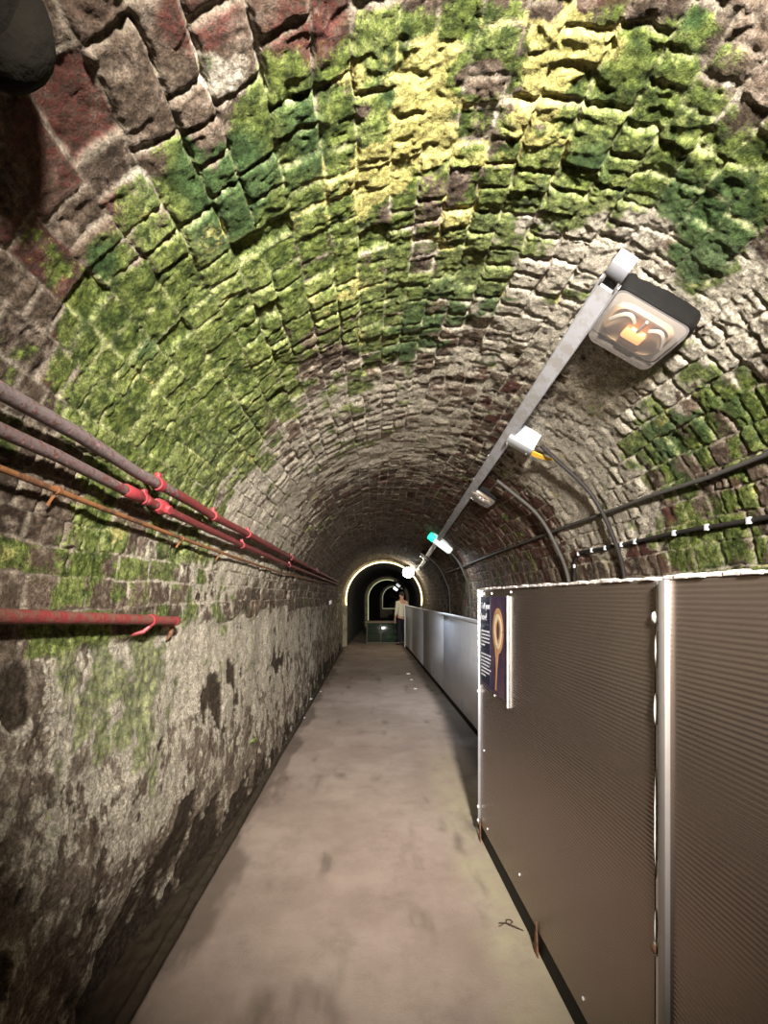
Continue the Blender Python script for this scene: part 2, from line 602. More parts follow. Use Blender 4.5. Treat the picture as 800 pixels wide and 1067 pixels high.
M['orange'] = plain('orange_rust', (.21, .085, .028), .7, 0, .4, 30, .002, 80, c2=(.09, .04, .02), cut=(.5, .62))
M['skin'] = plain('skin', (.55, .30, .22), .5, 0, .05, 20)
M['shirt'] = plain('cream_cloth', (.66, .62, .48), .8, 0, .06, 30)
M['navy'] = plain('dark_navy_cloth', (.012, .011, .020), .85, 0, .2, 30)
M['hair'] = plain('dark_hair', (.03, .022, .018), .7, 0, .2, 60)
M['twig'] = plain('dark_twig', (.06, .035, .022), .8, 0, .3, 60)
M['leaf'] = plain('fresh_leaf', (.22, .42, .05), .5, 0, .2, 60)
M['whitefleck'] = plain('white_fleck', (.85, .84, .82), .5, 0, .05, 60)
M['plinth'] = plain('stone_plinth', (.11, .10, .07), .7, 0, .3, 10, .002)
M['greenglass'] = None


def mk_lens():
    t = NT('frosted_lens')
    out = t.n['Material Output']
    tr = t.node('ShaderNodeBsdfTransparent')
    tr.inputs[0].default_value = (.96, .93, .90, 1)
    t.set(**{'Base Color': (.42, .39, .37), 'Roughness': .22, 'Specular IOR Level': .7})
    mx = t.node('ShaderNodeMixShader')
    lw = t.node('ShaderNodeLayerWeight')
    lw.inputs[0].default_value = .35
    t.link(t.step(lw.outputs['Facing'], 0, .8, .12, .55), mx.inputs[0])
    t.link(tr.outputs[0], mx.inputs[1])
    t.link(t.b.outputs[0], mx.inputs[2])
    t.link(mx.outputs[0], out.inputs[0])
    return t.m


def mk_caseglass():
    t = NT('green_tinted_glass')
    t.set(**{'Base Color': (.22, .32, .22), 'Roughness': .12, 'Transmission Weight': .9, 'IOR': 1.45})
    return t.m


for k_ in ('dlump', 'black', 'darkcable', 'greycable', 'dark_timber'):
    M[k_].node_tree.nodes['Principled BSDF'].inputs['Specular IOR Level'].default_value = .12
M['lens'] = mk_lens()
M['greenglass'] = mk_caseglass()

# ------------------------------------------------------------------ the tunnel lining
ys = y_rows(Y0, Y1)


def lining(name, ulo, uhi, du):
    n = int(round((uhi - ulo) / du)) + 1
    us = np.linspace(ulo, uhi, n)
    U, Y = np.meshgrid(us, ys, indexing='ij')
    h, A, B, pl = surface(U.ravel(), Y.ravel())
    h = h.reshape(U.shape)
    th = np.clip(U / R, 0, PI)
    nx = np.cos(th)
    nz = -np.sin(th)
    px = CX - R * np.cos(th)
    pz = CZ + R * np.sin(th)
    pz = np.where(U < 0, CZ + U, np.where(U > ARC, CZ - (U - ARC), pz))
    P = np.stack([px + nx * h, Y, pz + nz * h], -1)
    o = grid_mesh(name, P, A.reshape(*U.shape, 4), B.reshape(*U.shape, 4), M['stone'])
    o['kind'] = 'structure'
    return o


lining('wall_left', -1.53, 0.0, .0055)
lining('ceiling', 0.0, ARC, .0055)
lining('wall_right', ARC, ARC + 1.53, .012)

# floor, with the dirty gutter along the left wall
fx = np.concatenate([np.linspace(-1.35, -.8, 70), np.linspace(-.79, 1.75, 130)])
fy = np.concatenate([np.arange(Y0, 1.0, .1), np.arange(1.0, 6, .02), np.arange(6, 26.05, .1)])
FX, FY = np.meshgrid(fx, fy, indexing='ij')
edge = -.905 + .025 * (fbm(FY * 1.7, FY * 0, 7, 3) - .5) + .03 * np.clip(FY / 15, 0, 1) * 0
gut = sstep(edge, edge - .035, FX)
fz = (fbm(FX * 3, FY * 3, 8, 4) - .5) * .008 - gut * .03 + gut * (fbm(FX * 25, FY * 25, 9, 4) - .5) * .03
ridge = np.exp(-((FX - edge + .075) / .012) ** 2) * .012
fz = fz + ridge
worn = sstep(.42, .62, FX) * sstep(5.5, 3.5, FY) * (.5 + fbm(FX * 6, FY * 4, 10, 4))
dirt = np.clip(gut + .55 * sstep(.02, .30, sstep(.24, .0, FX - edge) * .45 + (fbm(FX * 7, FY * 2.2, 12, 5) - .62)), 0, 1)
dirt = np.clip(dirt + sstep(.86, 1.05, FX) * .8, 0, 1)
fa = np.stack([np.clip(worn, 0, 1), dirt, dirt * 0, dirt * 0 + 1], -1)
fl = grid_mesh('floor', np.stack([FX, FY, fz], -1)[::-1], fa[::-1], None, M['concrete'])
fl['kind'] = 'structure'


# ------------------------------------------------------------------ portals and the tunnel beyond
def arch_outline(cx, r, n=40, zb=-.05, inset=0.):
    p = [(cx - r, zb)]
    for i in range(n + 1):
        a = PI - PI * i / n
        p.append((cx + r * math.cos(a), CZ + r * math.sin(a)))
    p.append((cx + r, zb))
    return p


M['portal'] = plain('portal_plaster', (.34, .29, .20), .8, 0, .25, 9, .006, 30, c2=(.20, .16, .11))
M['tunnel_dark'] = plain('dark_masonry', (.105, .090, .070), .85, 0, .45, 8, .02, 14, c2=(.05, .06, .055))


def ring(name, cx, ri, ro, y, depth, mat):
    a = arch_outline(cx, ri)
    b = arch_outline(cx, ro)
    bm = bmesh.new()
    rows = []
    for yy, pp in ((y, b), (y, a), (y + depth, a), (y + depth, b)):
        rows.append([bm.verts.new((q[0], yy, q[1])) for q in pp])
    for i in range(3):
        for j in range(len(a) - 1):
            bm.faces.new((rows[i][j], rows[i][j + 1], rows[i + 1][j + 1], rows[i + 1][j]))
    m = MB()
    m.bm.free()
    m.bm = bm
    o = m.build(name, mat, None)
    o['kind'] = 'structure'
    return o


def skin_tunnel(name, c0, r0, y0, c1, r1, y1, mat):
    bm = bmesh.new()
    rows = []
    for i in range(13):
        f = i / 12
        pp = arch_outline(c0 + (c1 - c0) * f, r0 + (r1 - r0) * f)
        rows.append([bm.verts.new((q[0], y0 + (y1 - y0) * f, q[1])) for q in pp])
    for i in range(12):
        for j in range(len(rows[0]) - 1):
            bm.faces.new((rows[i][j], rows[i][j + 1], rows[i + 1][j + 1], rows[i + 1][j]))
    m = MB()
    m.bm.free()
    m.bm = bm
    o = m.build(name, mat, None)
    o['kind'] = 'structure'
    return o


PC = .37
ring('wall_far_portal', PC, 1.20, 1.42, Y1 - .10, .35, M['portal'])
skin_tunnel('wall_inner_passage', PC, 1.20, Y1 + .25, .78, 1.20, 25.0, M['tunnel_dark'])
ring('wall_second_portal', .80, 1.02, 1.30, 25.0, .4, M['portal'])
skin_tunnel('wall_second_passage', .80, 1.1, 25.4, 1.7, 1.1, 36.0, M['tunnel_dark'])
ring('wall_third_portal', 1.72, .92, 1.3, 36.0, .4, M['portal'])
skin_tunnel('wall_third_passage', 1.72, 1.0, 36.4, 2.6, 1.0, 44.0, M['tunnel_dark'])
m = MB()
m.box((1.72, 36.2, .30), (2.0, .36, .72), bev=.03)
o = m.build('trim_sill', M['portal'])
o['kind'] = 'structure'
m = MB()
m.box((2.6, 44.1, 1.4), (3.2, .2, 3.0))
o = m.build('wall_end', M['tunnel_dark'])
o['kind'] = 'structure'
m = MB()
m.box((1.2, 35.0, -.06), (4.0, 18, .1))
o = m.build('floor_beyond', M['plinth'])
o['kind'] = 'structure'
m = MB()
m.box((CX, Y0 - .05, 1.4), (2.9, .1, 3.0))
o = m.build('wall_back', M['tunnel_dark'])
o['kind'] = 'structure'

# ------------------------------------------------------------------ fluted panels of the walkway barrier
# the line of the sheets: from (0.737, 3.16) towards the camera, leaning a little outwards
PA, PB = Vector((.710, 3.04, 0)), Vector((.763, 1.229, 0))
pdir = (PB - PA).normalized()
pn = Vector((-pdir.y, pdir.x, 0))
if pn.x > 0:
    pn = -pn                                                     # towards the path
ZB, ZT = .108, 1.645


def pframe(o, alongdir=pdir, nrm=pn):
    """local x along the panel (towards the viewer), y out of the face to the path, z up"""
    return Matrix(((alongdir.x, nrm.x, 0, o.x), (alongdir.y, nrm.y, 0, o.y), (0, 0, 1, 0), (0, 0, 0, 1)))


def panel(origin, length, label, seam, posts, screws):
    e = empty('barrier_panel', label, 'barrier panel', group='fluted panels along the path', matrix=pframe(origin))
    m = MB()
    m.box((length / 2, -.008, (ZB + ZT) / 2), (length, .016, ZT - ZB), bev=.002, seg=1)
    m.build('fluted_sheet', M['panel'], e)
    m = MB()
    # pale capping over the open flute ends, its edge broken and scabby
    nseg = int(length / .05)
    for i in range(nseg):
        x0 = length * i / nseg
        hgt = .011 + random.uniform(-.003, .003)
        m.box((x0 + length / nseg / 2, -.008, ZT + hgt / 2), (length / nseg + .001, .022 + random.uniform(-.004, .006), hgt), bev=.002, seg=1)
    m.build('edge_trim', M['trim'], e)
    m = MB()
    m.box((length / 2, -.014, ZB / 2), (length, .012, ZB + .004))  # black strip stands in for the shade in the gap below the sheet
    m.build('gap_shade_strip', M['black'], e, label='black strip for the shade in the gap under the sheet')
    for px_ in posts:
        m = MB()
        m.poly([(px_ - .020, .004, 0.0), (px_ + .022, .004, 0.0), (px_ + .012, .004, .075), (px_ + .002, .004, .15), (px_ - .008, .004, .09)], (0, .006, 0))
        m.build('bracket', M['rust'], e)
    for (sx, sz) in screws:
        m = MB()
        m.ball((sx, .002, sz), .007, (1, .5, 1), 2)
        m.build('screw', M['chalk'], e)
    return e


p1 = panel(PA, 1.797, 'long dark fluted panel with the poster at its far end', True, [.02, .98],
           [(.10, 1.62), (.27, 1.62), (.62, 1.625), (.33, 1.02), (.10, .62), (.18, .16), (.75, .22), (1.4, .17)])
m = MB()
m.box((.004, .003, (ZB + ZT) / 2), (.010, .024, ZT - ZB), bev=.002)
m.build('end_strip', M['alu'], p1)
for z_ in (1.640, 1.612, .98, .22, .13):
    m = MB()
    m.ball((.004, .014, z_), .010, (1, .8, 1.1), 2)
    m.build('screw', M['chalk'], p1)
p2o = PA + pdir * 1.827
p2 = panel(p2o, 1.9, 'near dark fluted panel at the right edge, nearest the viewer', False, [1.2], [(.9, 1.62)])
m = MB()
m.box((.016, .003, (ZB + ZT) / 2), (.030, .022, ZT - ZB), bev=.004)
m.build('edge_flange', M['flange'], p2, label='pale metal flange along the joint')
# sealed joint between the two sheets
js = empty('joint_strip', 'narrow aluminium strip with white sealant blobs between the two fluted panels', 'strip',
           matrix=pframe(PA + pdir * 1.812))
m = MB()
m.box((0, -.004, (ZB + ZT) / 2), (.022, .010, ZT - ZB), bev=.002)
m.build('metal_strip', M['alu'], js)
for (z_, hh, ww) in ((1.545, .035, .042), (1.46, .10, .016), (1.30, .09, .016), (1.0, .30, .006), (.72, .10, .006), (.66, .04, .02)):
    m = MB()
    m.ball((random.uniform(-.003, .003), .006, z_), 1, (ww / 2, .005, hh / 2), 3, .06)
    m.build('sealant', M['chalk'], js)
m = MB()
m.ball((-.004, .008, .66), .012, (1, .7, 1.2), 2)
m.build('bolt', M['rust'], js)

# dark end post just beyond the panels
ep = empty('end_post', 'dark timber post standing at the far end of the fluted panels', 'post', (.785, 3.14, 0))
m = MB()
m.box((0, 0, .79), (.06, .07, 1.58), bev=.004)
m.build('shaft', M['dark_timber'], ep)
m = MB()
m.box((0, 0, .01), (.11, .12, .02), bev=.003)
m.build('foot_plate', M['rust'], ep)

# ------------------------------------------------------------------ poster
po = empty('poster', 'upright poster with glowing rope loop photo on the far end of the fluted panel', 'poster',
           matrix=pframe(PA + pdir * .025 + pn * .0035))
PW, PH0, PH1 = .56, 1.035, 1.602
M['p_navy'] = plain('print_navy', (.010, .014, .045), .35, 0, .2, 20)
M['p_purple'] = plain('print_purple', (.10, .052, .085), .35, 0, .6, 9, c2=(.05, .028, .075))
M['p_gold'] = plain('print_gold', (.62, .34, .17), .35, 0, .25, 25)
M['p_pale'] = plain('print_pale', (.95, .72, .48), .35, 0, .15, 25)
M['p_white'] = plain('print_white', (.75, .76, .82), .35, 0, .05, 25)
m = MB()
m.box((PW / 2, 0, (PH0 + PH1) / 2), (PW, .004, PH1 - PH0))
m.build('board', M['p_purple'], po, smooth=False)
m = MB()
m.box((.12, .0025, (PH0 + PH1) / 2 + .01), (.22, .002, PH1 - PH0 - .03))
m.build('text_panel', M['p_navy'], po, smooth=False)
# photo: loop of glowing rope with two trailing strands
m = MB()
cxp, czp = .385, 1.40
m.tube([(cxp + .060 * math.cos(a) * (1 + .15 * math.sin(a)), .004, czp + .085 * math.sin(a)) for a in [2 * PI * i / 28 for i in range(29)]], .018, 6)
for s in m.bm.verts:
    s.co.y = .004 + (s.co.y - .004) * .06
m.build('rope_loop', M['p_pale'], po)
m = MB()
m.tube([(cxp + .064 * math.cos(a), .0036, czp + .005 + .092 * math.sin(a)) for a in [2 * PI * i / 28 for i in range(29)]], .040, 6)
for s in m.bm.verts:
    s.co.y = .0034 + (s.co.y - .0036) * .02
m.build('glow_print', M['p_gold'], po)
m = MB()
for k in range(3):
    m.tube([(cxp - .05 + .02 * k + .02 * math.sin(3 * f + k), .0042, czp - .08 - .26 * f) for f in [i / 12 for i in range(13)]], [.016 * (1 - .55 * i / 12) for i in range(13)], 6)
for s in m.bm.verts:
    s.co.y = .0038 + (s.co.y - .0042) * .06
m.build('rope_strand', M['p_gold'], po)


def text(body, size, x, z, mat, parent, name):
    cu = bpy.data.curves.new(name, 'FONT')
    cu.body = body
    cu.size = size
    cu.extrude = .0004
    o = bpy.data.objects.new(name, cu)
    col.objects.link(o)
    dg = bpy.context.evaluated_depsgraph_get()
    me = bpy.data.meshes.new_from_object(o.evaluated_get(dg))
    bpy.data.objects.remove(o)
    me.materials.clear()
    me.materials.append(mat)
    # lettering drawn in x/y: stand it up on the board so that it reads from the path
    for v in me.vertices:
        v.co = Vector((x + v.co.x, .0042 + v.co.z, z + v.co.y))
    t = bpy.data.objects.new(name, me)
    col.objects.link(t)
    t.parent = parent
    return t


text('Tell you', .058, .03, 1.525, M['p_white'], po, 'heading')
text('how!', .062, .03, 1.455, M['p_white'], po, 'heading')
mw = random.Random(3)
zc = 1.385
for blk, nl in enumerate((5, 7)):
    m = MB()
    for i in range(nl):
        x = .03
        end = .21 if i < nl - 1 else .09
        while x < end:
            w = mw.uniform(.012, .035)
            m.box((x + w / 2, .0038, zc), (w, .0006, .009))
            x += w + .007
        zc -= .022
    m.build('text_block', M['p_white'], po, smooth=False)
    zc -= .035
m = MB()
m.box((PW + .004, .004, (PH0 + PH1) / 2 - .012), (.008, .010, PH1 - PH0 + .03), bev=.002)
m.build('edge_strip', M['chalk'], po, label='white strip down the near edge')

# ------------------------------------------------------------------ blue-grey hoarding further on
HA, HB = Vector((1.20, 5.0, 0)), Vector((1.05, 14.75, 0))
hd = (HB - HA).normalized()
hn = Vector((-hd.y, hd.x, 0))
if hn.x > 0:
    hn = -hn
cuts = [0, 2.55, 5.2, 7.6, (HB - HA).length]
names = ['blue-grey hoarding board behind the fluted panels, first of the row', 'blue-grey hoarding board second in the row beyond the fluted panels',
         'blue-grey hoarding board third in the row, before the last one', 'blue-grey hoarding board last in the row, beside the person']
for i in range(4):
    L = cuts[i + 1] - cuts[i] - .012
    e = empty('hoarding_board', names[i], 'hoarding', group='blue-grey hoarding boards', matrix=pframe(HA + hd * cuts[i], hd, hn))
    m = MB()
    m.box((L / 2, -.02, .69), (L, .04, 1.22), bev=.003)
    m.build('board', M['hoard'], e)
    m = MB()
    m.box((L / 2, -.025, 1.315), (L, .075, .035), bev=.006)
    m.build('capping', M['hoardcap'], e)
    m = MB()
    m.box((L / 2, -.03, .045), (L, .05, .09), bev=.003)
    m.build('base_rail', M['dark_timber'], e)
    if i == 3:
        m = MB()
        m.box((L + .02, -.02, .67), (.05, .10, 1.34), bev=.005)
        m.build('end_stop', M['hoardcap'], e)

# ------------------------------------------------------------------ cable trunking on the vault
ra = Vector((.80, 1.46, 2.665))
rb = Vector((1.10, 8.3, 2.50))
rb = rb + (rb - ra) * .80
L = (rb - ra).length
ry = (rb - ra).normalized()
mid = (ra + rb) / 2
rz = Vector((CX - mid.x, 0, CZ - mid.z)).normalized()             # into the tunnel
rx = ry.cross(rz).normalized()
rz = rx.cross(ry)
Mt = Matrix(((rx.x, ry.x, rz.x, ra.x), (rx.y, ry.y, rz.y, ra.y), (rx.z, ry.z, rz.z, ra.z), (0, 0, 0, 1)))
tr = empty('cable_trunking', 'long pale metal cable trunking running along the vault above the lights', 'trunking', matrix=Mt)
m = MB()
m.box((0, .10 + (L - .10) / 2, 0), (.062, L - .10, .05), bev=.003)
m.build('channel', M['trunk'], tr)
m = MB()
m.box((.034, .07 + (L - .07) / 2, .018), (.006, L - .07, .016), bev=.001)
m.box((-.034, .07 + (L - .07) / 2, .018), (.006, L - .07, .016), bev=.001)
m.build('lid_edge', M['alu'], tr)
m = MB()                                                          # open notch before the end cap
m.box((0, .075, -.016), (.060, .06, .018), bev=.002)
m.box((-.027, .075, .004), (.008, .06, .042), bev=.002)
m.box((.027, .075, .004), (.008, .06, .042), bev=.002)
m.build('open_notch', M['trunk'], tr)
m = MB()
m.box((0, .022, 0), (.064, .055, .052), bev=.0015)
m.build('end_cap', M['alucap'], tr)
m = MB()
m.ball((.006, .06, .002), .006, (1, 1, 1), 2)
m.build('screw', M['alu'], tr)
for yy in (.5, 2.0, 3.6, 5.2, 7.0, 9.0, 11.0):
    m = MB()
    m.box((0, yy, -.045), (.04, .05, .05), bev=.003)
    m.build('bracket', M['black'], tr)
for yy in (1.9, 2.5, 3.7, 4.4):
    m = MB()
    m.ball((.036, yy, .012), .008, (1, 1, 1), 1)
    m.build('screw', M['chalk'], tr)


# ------------------------------------------------------------------ lights on the vault
def lmatrix(phi, y, off):
    p = vault(phi, y, off)
    t = Vector((math.sin(phi), 0, -math.cos(phi)))               # down the right side
    n = Vector((-math.cos(phi), 0, -math.sin(phi)))              # into the tunnel
    yv = n.cross(t)
    return Matrix(((t.x, yv.x, n.x, p.x), (t.y, yv.y, n.y, p.y), (t.z, yv.z, n.z, p.z), (0, 0, 0, 1)))


def rounded_rect(w, h, r, n=5):
    pts = []
    for (sx, sy, a0) in ((1, 1, 0), (-1, 1, 90), (-1, -1, 180), (1, -1, 270)):
        for i in range(n + 1):
            a = math.radians(a0 + 90 * i / n)
            pts.append((sx * (w / 2 - r) + r * math.cos(a), sy * (h / 2 - r) + r * math.sin(a)))
    return pts


def shell(m, levels):
    """levels: list of (w, h, r, z) lofted, last one capped"""
    rows = []
    for (w, h, r, z) in levels:
        rows.append([m.bm.verts.new((x, y, z)) for x, y in rounded_rect(w, h, r)])
    n = len(rows[0])
    for i in range(len(rows) - 1):
        for j in range(n):
            k = (j + 1) % n
            m.bm.faces.new((rows[i][j], rows[i][k], rows[i + 1][k], rows[i + 1][j]))
    m.bm.faces.new(rows[-1])
    return rows


M['bulb_off'] = emis('amber_tube', (1.0, .42, .14), 1.3)
M['bulb_on'] = emis('lit_tube', (1.0, .93, .80), 40)
M['rope'] = emis('lit_rope', (1.0, .84, .42), 5)
M['green_led'] = emis('lit_green_cap', (.02, .85, .42), 1.6)


M['bulb_white'] = plain('white_tube', (.85, .80, .80), .3, 0, .03)


def bulkhead(phi, y, label, on=False, dead=False, W=.285, D=.235, off=.0, slip=.0):
    e = empty('bulkhead_light', label, 'light', group='bulkhead lights along the vault', matrix=lmatrix(phi - slip / R, y, off))
    m = MB()
    r = shell(m, [(W + .012, D + .012, .03, -.03), (W + .020, D + .020, .035, .045), (W + .006, D + .006, .03, .052)])
    m.bm.faces.new(r[0][::-1])
    m.build('casing', M['black'], e)
    m = MB()
    shell(m, [(W, D, .03, .053), (W - .002, D - .002, .03, .072), (W - .02, D - .02, .035, .098), (W - .06, D - .06, .035, .108)])
    m.build('lens', M['lens'] if not on else M['lens'], e)
    m = MB()
    shell(m, [(W - .012, D - .012, .03, .054), (W - .05, D - .045, .05, .056)])
    m.build('reflector_rim', M['rim'], e)
    m = MB()
    shell(m, [(W - .055, D - .05, .05, .058), (W - .075, D - .07, .05, .070), (W - .085, D - .08, .05, .066)])
    pan = m.build('reflector_pan', M['pan'], e)
    m = MB()
    bm_ = M['bulb_on'] if on else M['bulb_white'] if dead else M['bulb_off']
    m.box((.0, .0, .080), (.080, .055, .020), bev=.009, seg=3)
    m.build('bulb', bm_, pan)
    m = MB()
    for s in (-1, 1):
        m.tube([(s * (.03 + .075 * f), .055 + .030 * math.sin(PI * f) - .04 * f * f, .085) for f in [i / 8 for i in range(9)]], .007, 6)
    m.tube([(0, .03, .085), (0, .09, .088)], .006, 6)
    m.build('lamp_clip', M['rim'], pan)
    return e


LA = on_vault(660, 350, .09)
phiA = math.atan2(LA.z - CZ, LA.x - CX)
bulkhead(phiA, 1.675, 'large bulkhead light with amber tube and dark casing, beside the near end of the trunking')
LB = on_vault(497, 516, .07)
phiB = math.atan2(LB.z - CZ, LB.x - CX)
bulkhead(phiB, LB.y, 'unlit bulkhead light beyond the junction box, before the green-capped lamp', dead=True, W=.24, D=.20, slip=.05)
LC = on_vault(440, 579, .07)
phiC = math.atan2(LC.z - CZ, LC.x - CX)
bulkhead(phiC, min(LC.y, 10.6), 'small far bulkhead light between the green-capped lamp and the bright lamp', dead=True, W=.24, D=.20, slip=.06)
# the one overhead, behind the viewer: it lights the near part of the tunnel
bulkhead(math.radians(86), -.74, 'bulkhead light overhead behind the viewer', on=True)

# emergency light with a green cap
LE = on_vault(457, 563, .05)
phiE = math.atan2(LE.z - CZ, LE.x - CX)
e = empty('emergency_light', 'white cylinder emergency light with glowing green cap on the vault', 'light', matrix=lmatrix(phiE - .015, LE.y, .0))
m = MB()
m.box((.02, 0, .012), (.34, .10, .045), bev=.01)
m.build('base', M['greybox'], e)
m = MB()
m.tube([(-.08, 0, .075), (-.06, 0, .075), (.22, 0, .075), (.25, 0, .075)], [.05, .062, .062, .04], 16)
m.build('diffuser', emis('lit_white_tube', (.85, .95, .90), .55), e)
m = MB()
m.tube([(-.20, 0, .075), (-.185, 0, .075), (-.08, 0, .075)], [.035, .062, .064], 16)
m.build('green_cap', M['green_led'], e)

# the bright lamp hanging before the far portal
e = empty('hanging_lamp', 'brightly glowing lamp hanging before the lit arch', 'light', (1.07, 13.75, 2.33))
m = MB()
m.ball((0, 0, 0), .17, (1, 1, .95), 3)  # ball widened so that its size takes in the lamp's glare
m.build('globe', emis('lit_globe', (1.0, .95, .80), 26), e)
m = MB()
m.tube([(0, 0, .27), (0, 0, .20), (0, 0, .12)], [.03, .05, .08], 12)
m.build('cap', M['black'], e)
m = MB()
m.tube([(0, 0, .20), (.03, 0, .38)], .02, 8)
m.build('stem', M['black'], e)

# lamp beyond the portal, above the person
e = empty('passage_light', 'twin white light on the passage vault above the person', 'light', (.92, 17.2, 1.93))
for s in (0, 1):
    m = MB()
    m.box((-.06 + .10 * s, 0, .0 + .13 * s - .03), (.17, .10, .09), Matrix.Rotation(math.radians(38), 3, 'Y'), bev=.02)
    m.build('diffuser', emis('lit_diffuser', (.9, .93, 1.0), 2.2 if s == 0 else .35), e)
m = MB()
m.tube([(0, .03, .05), (.06, .03, .80)], .015, 8)
m.build('stem', M['black'], e)
m = MB()
m.box((.03, .065, .04), (.24, .03, .26), Matrix.Rotation(math.radians(38), 3, 'Y'), bev=.006)
m.build('back_plate', M['black'], e)

# rope light round the far portal
m = MB()
pts = []
for i in range(61):
    a = math.radians(188 - 196 * i / 60)
    pts.append((PC + 1.225 * math.cos(a), Y1 - .125, CZ + 1.225 * math.sin(a)))
m.tube(pts, .016, 8)
o = m.build('rope_or_rim_glow', M['rope'])
tag(o, 'glowing yellow-white rope light bent round the far arch', 'rope light')
m = MB()
pts = []
for i in range(41):
    a = math.radians(180 - 110 * i / 40)
    pts.append((.80 + 1.03 * math.cos(a), 24.96, CZ + 1.03 * math.sin(a)))
pts = [(.80 - 1.03, 24.96, .2)] + pts
m.tube(pts, .022, 8)  # self-lit tube imitates the pale lit rim of the second arch
o = m.build('rope_or_rim_glow', emis('dim_lit_rim', (.8, .85, .45), .55))
tag(o, 'dim glowing tube as the pale lit rim of the second arch of the far passage', 'rope light')
m = MB()
pts = []
for i in range(41):
    a = math.radians(180 - 130 * i / 40)
    pts.append((1.72 + .93 * math.cos(a), 35.96, CZ + .93 * math.sin(a)))
pts = [(1.72 + .9, 35.96, .70), (1.72 - .93, 35.96, .70)] + pts
m.tube(pts, .022, 8)  # glowing tube again, drawn as the lit rim and sill of the third arch
o = m.build('rope_or_rim_glow', emis('dim_lit_rim_far', (.8, .85, .55), .40))
tag(o, 'dimmest glowing tube as the pale lit rim of the innermost small arch with its sill', 'rope light')

# ------------------------------------------------------------------ junction box with its yellow tag
JB = on_vault(552, 450, .05)
phiJ = math.atan2(JB.z - CZ, JB.x - CX)
JY = 2.90
e = empty('junction_box', 'pale grey junction box beside the trunking with yellow tag', 'junction box', matrix=lmatrix(phiJ, JY, 0))
m = MB()
m.box((0, 0, .035), (.17, .11, .11), bev=.008)
m.build('casing', M['greybox'], e)
m = MB()
m.box((0, 0, .093), (.174, .114, .012), bev=.004)
lid = m.build('lid', M['whitepl'], e)
for sx in (-.07, .07):
    m = MB()
    m.ball((sx, -.04, .100), .006, (1, 1, .6), 2)
    m.build('screw', M['alu'], lid)
m = MB()
m.tube([(.02, -.06, .05), (.03, -.075, .05), (.09, -.075, .05)], .012, 10)
m.build('gland', M['greycable'], e)
m = MB()
m.poly([(.085, -.04, .075), (.12, -.062, .078), (.20, -.06, .06), (.285, -.03, .035), (.20, -.028, .055), (.10, -.015, .07)], (0, 0, .004))
m.build('tag', M['yellow'], e, label='yellow pointed tag')


# ------------------------------------------------------------------ cables round the vault
def arc_cable(y0, y1, phi0, z_end, rad, mat, label, off=.048):
    pts = []
    n = 26
    phi_end = 0.0
    for i in range(n + 1):
        f = i / n
        ph = phi0 + (phi_end - phi0) * f
        pts.append(vault(ph, y0 + (y1 - y0) * f + .012 * math.sin(9 * f), off + .006 * math.sin(14 * f)))
    pts.append(Vector((CX + R - off, y1, z_end)))
    m = MB()
    m.tube(pts, rad, 10)
    o = m.build('cable', mat)
    return tag(o, label, 'cable', 'black cables bent round the vault')


arc_cable(2.84, 2.86, phiJ - .09, 1.15, .012, M['darkcable'], 'dark cable curving down the vault from the junction box')
arc_cable(3.75, 3.65, math.radians(57), 1.15, .014, M['greycable'], 'cable curving down the vault behind the far end of the fluted panels')
arc_cable(7.5, 7.4, math.radians(50), 1.15, .015, M['greycable'], 'cable curving down the vault from the green-capped lamp')
arc_cable(9.6, 9.4, math.radians(52), 1.15, .015, M['greycable'], 'cable curving down the vault beyond the green-capped lamp, farthest of the bent cables')

# conduit along the right of the vault
pts = [on_vault(830, 457, .03), on_vault(800, 473, .03), on_vault(740, 497, .03), on_vault(680, 516, .03), on_vault(640, 531, .03), on_vault(600, 545, .03), on_vault(560, 560, .028), on_vault(520, 575, .028), on_vault(490, 587, .028), on_vault(460, 599, .028)]
m = MB()
m.tube(pts, .011, 10)
tag(m.build('conduit', M['greycable']), 'long grey conduit along the right of the vault above the clipped cable', 'conduit')
# clipped cable lower down
path = [(830, 533), (800, 539), (760, 546), (720, 552), (690, 558), (660, 565), (630, 571), (602, 576)]
pts = [on_vault(a, b, .025) for a, b in path]
pts += [on_vault(599, 585, .02), on_vault(598, 606, .02), on_vault(598, 640, .02)]
cc = empty('clipped_cable', 'black cable with white clips on the right wall above the fluted panels', 'cable', pts[1])
m = MB()
m.tube([p - pts[1] for p in pts], .011, 10)
m.build('cable', M['darkcable'], cc)
for a, b in ((780, 542.5), (736, 549.5), (702, 555.5), (661, 564.5), (647, 567.5), (630, 571), (616, 573.5), (602, 577), (598, 590)):
    p = on_vault(a, b, .034) - pts[1]
    m = MB()
    m.box(p, (.014, .022, .030), bev=.004)
    m.build('clip', M['whitepl'], cc)


# ------------------------------------------------------------------ pipes on the left
def densify(pts, n):
    out = []
    for i in range(len(pts) - 1):
        for k in range(n):
            out.append(pts[i].lerp(pts[i + 1], k / n))
    out.append(pts[-1])
    return out


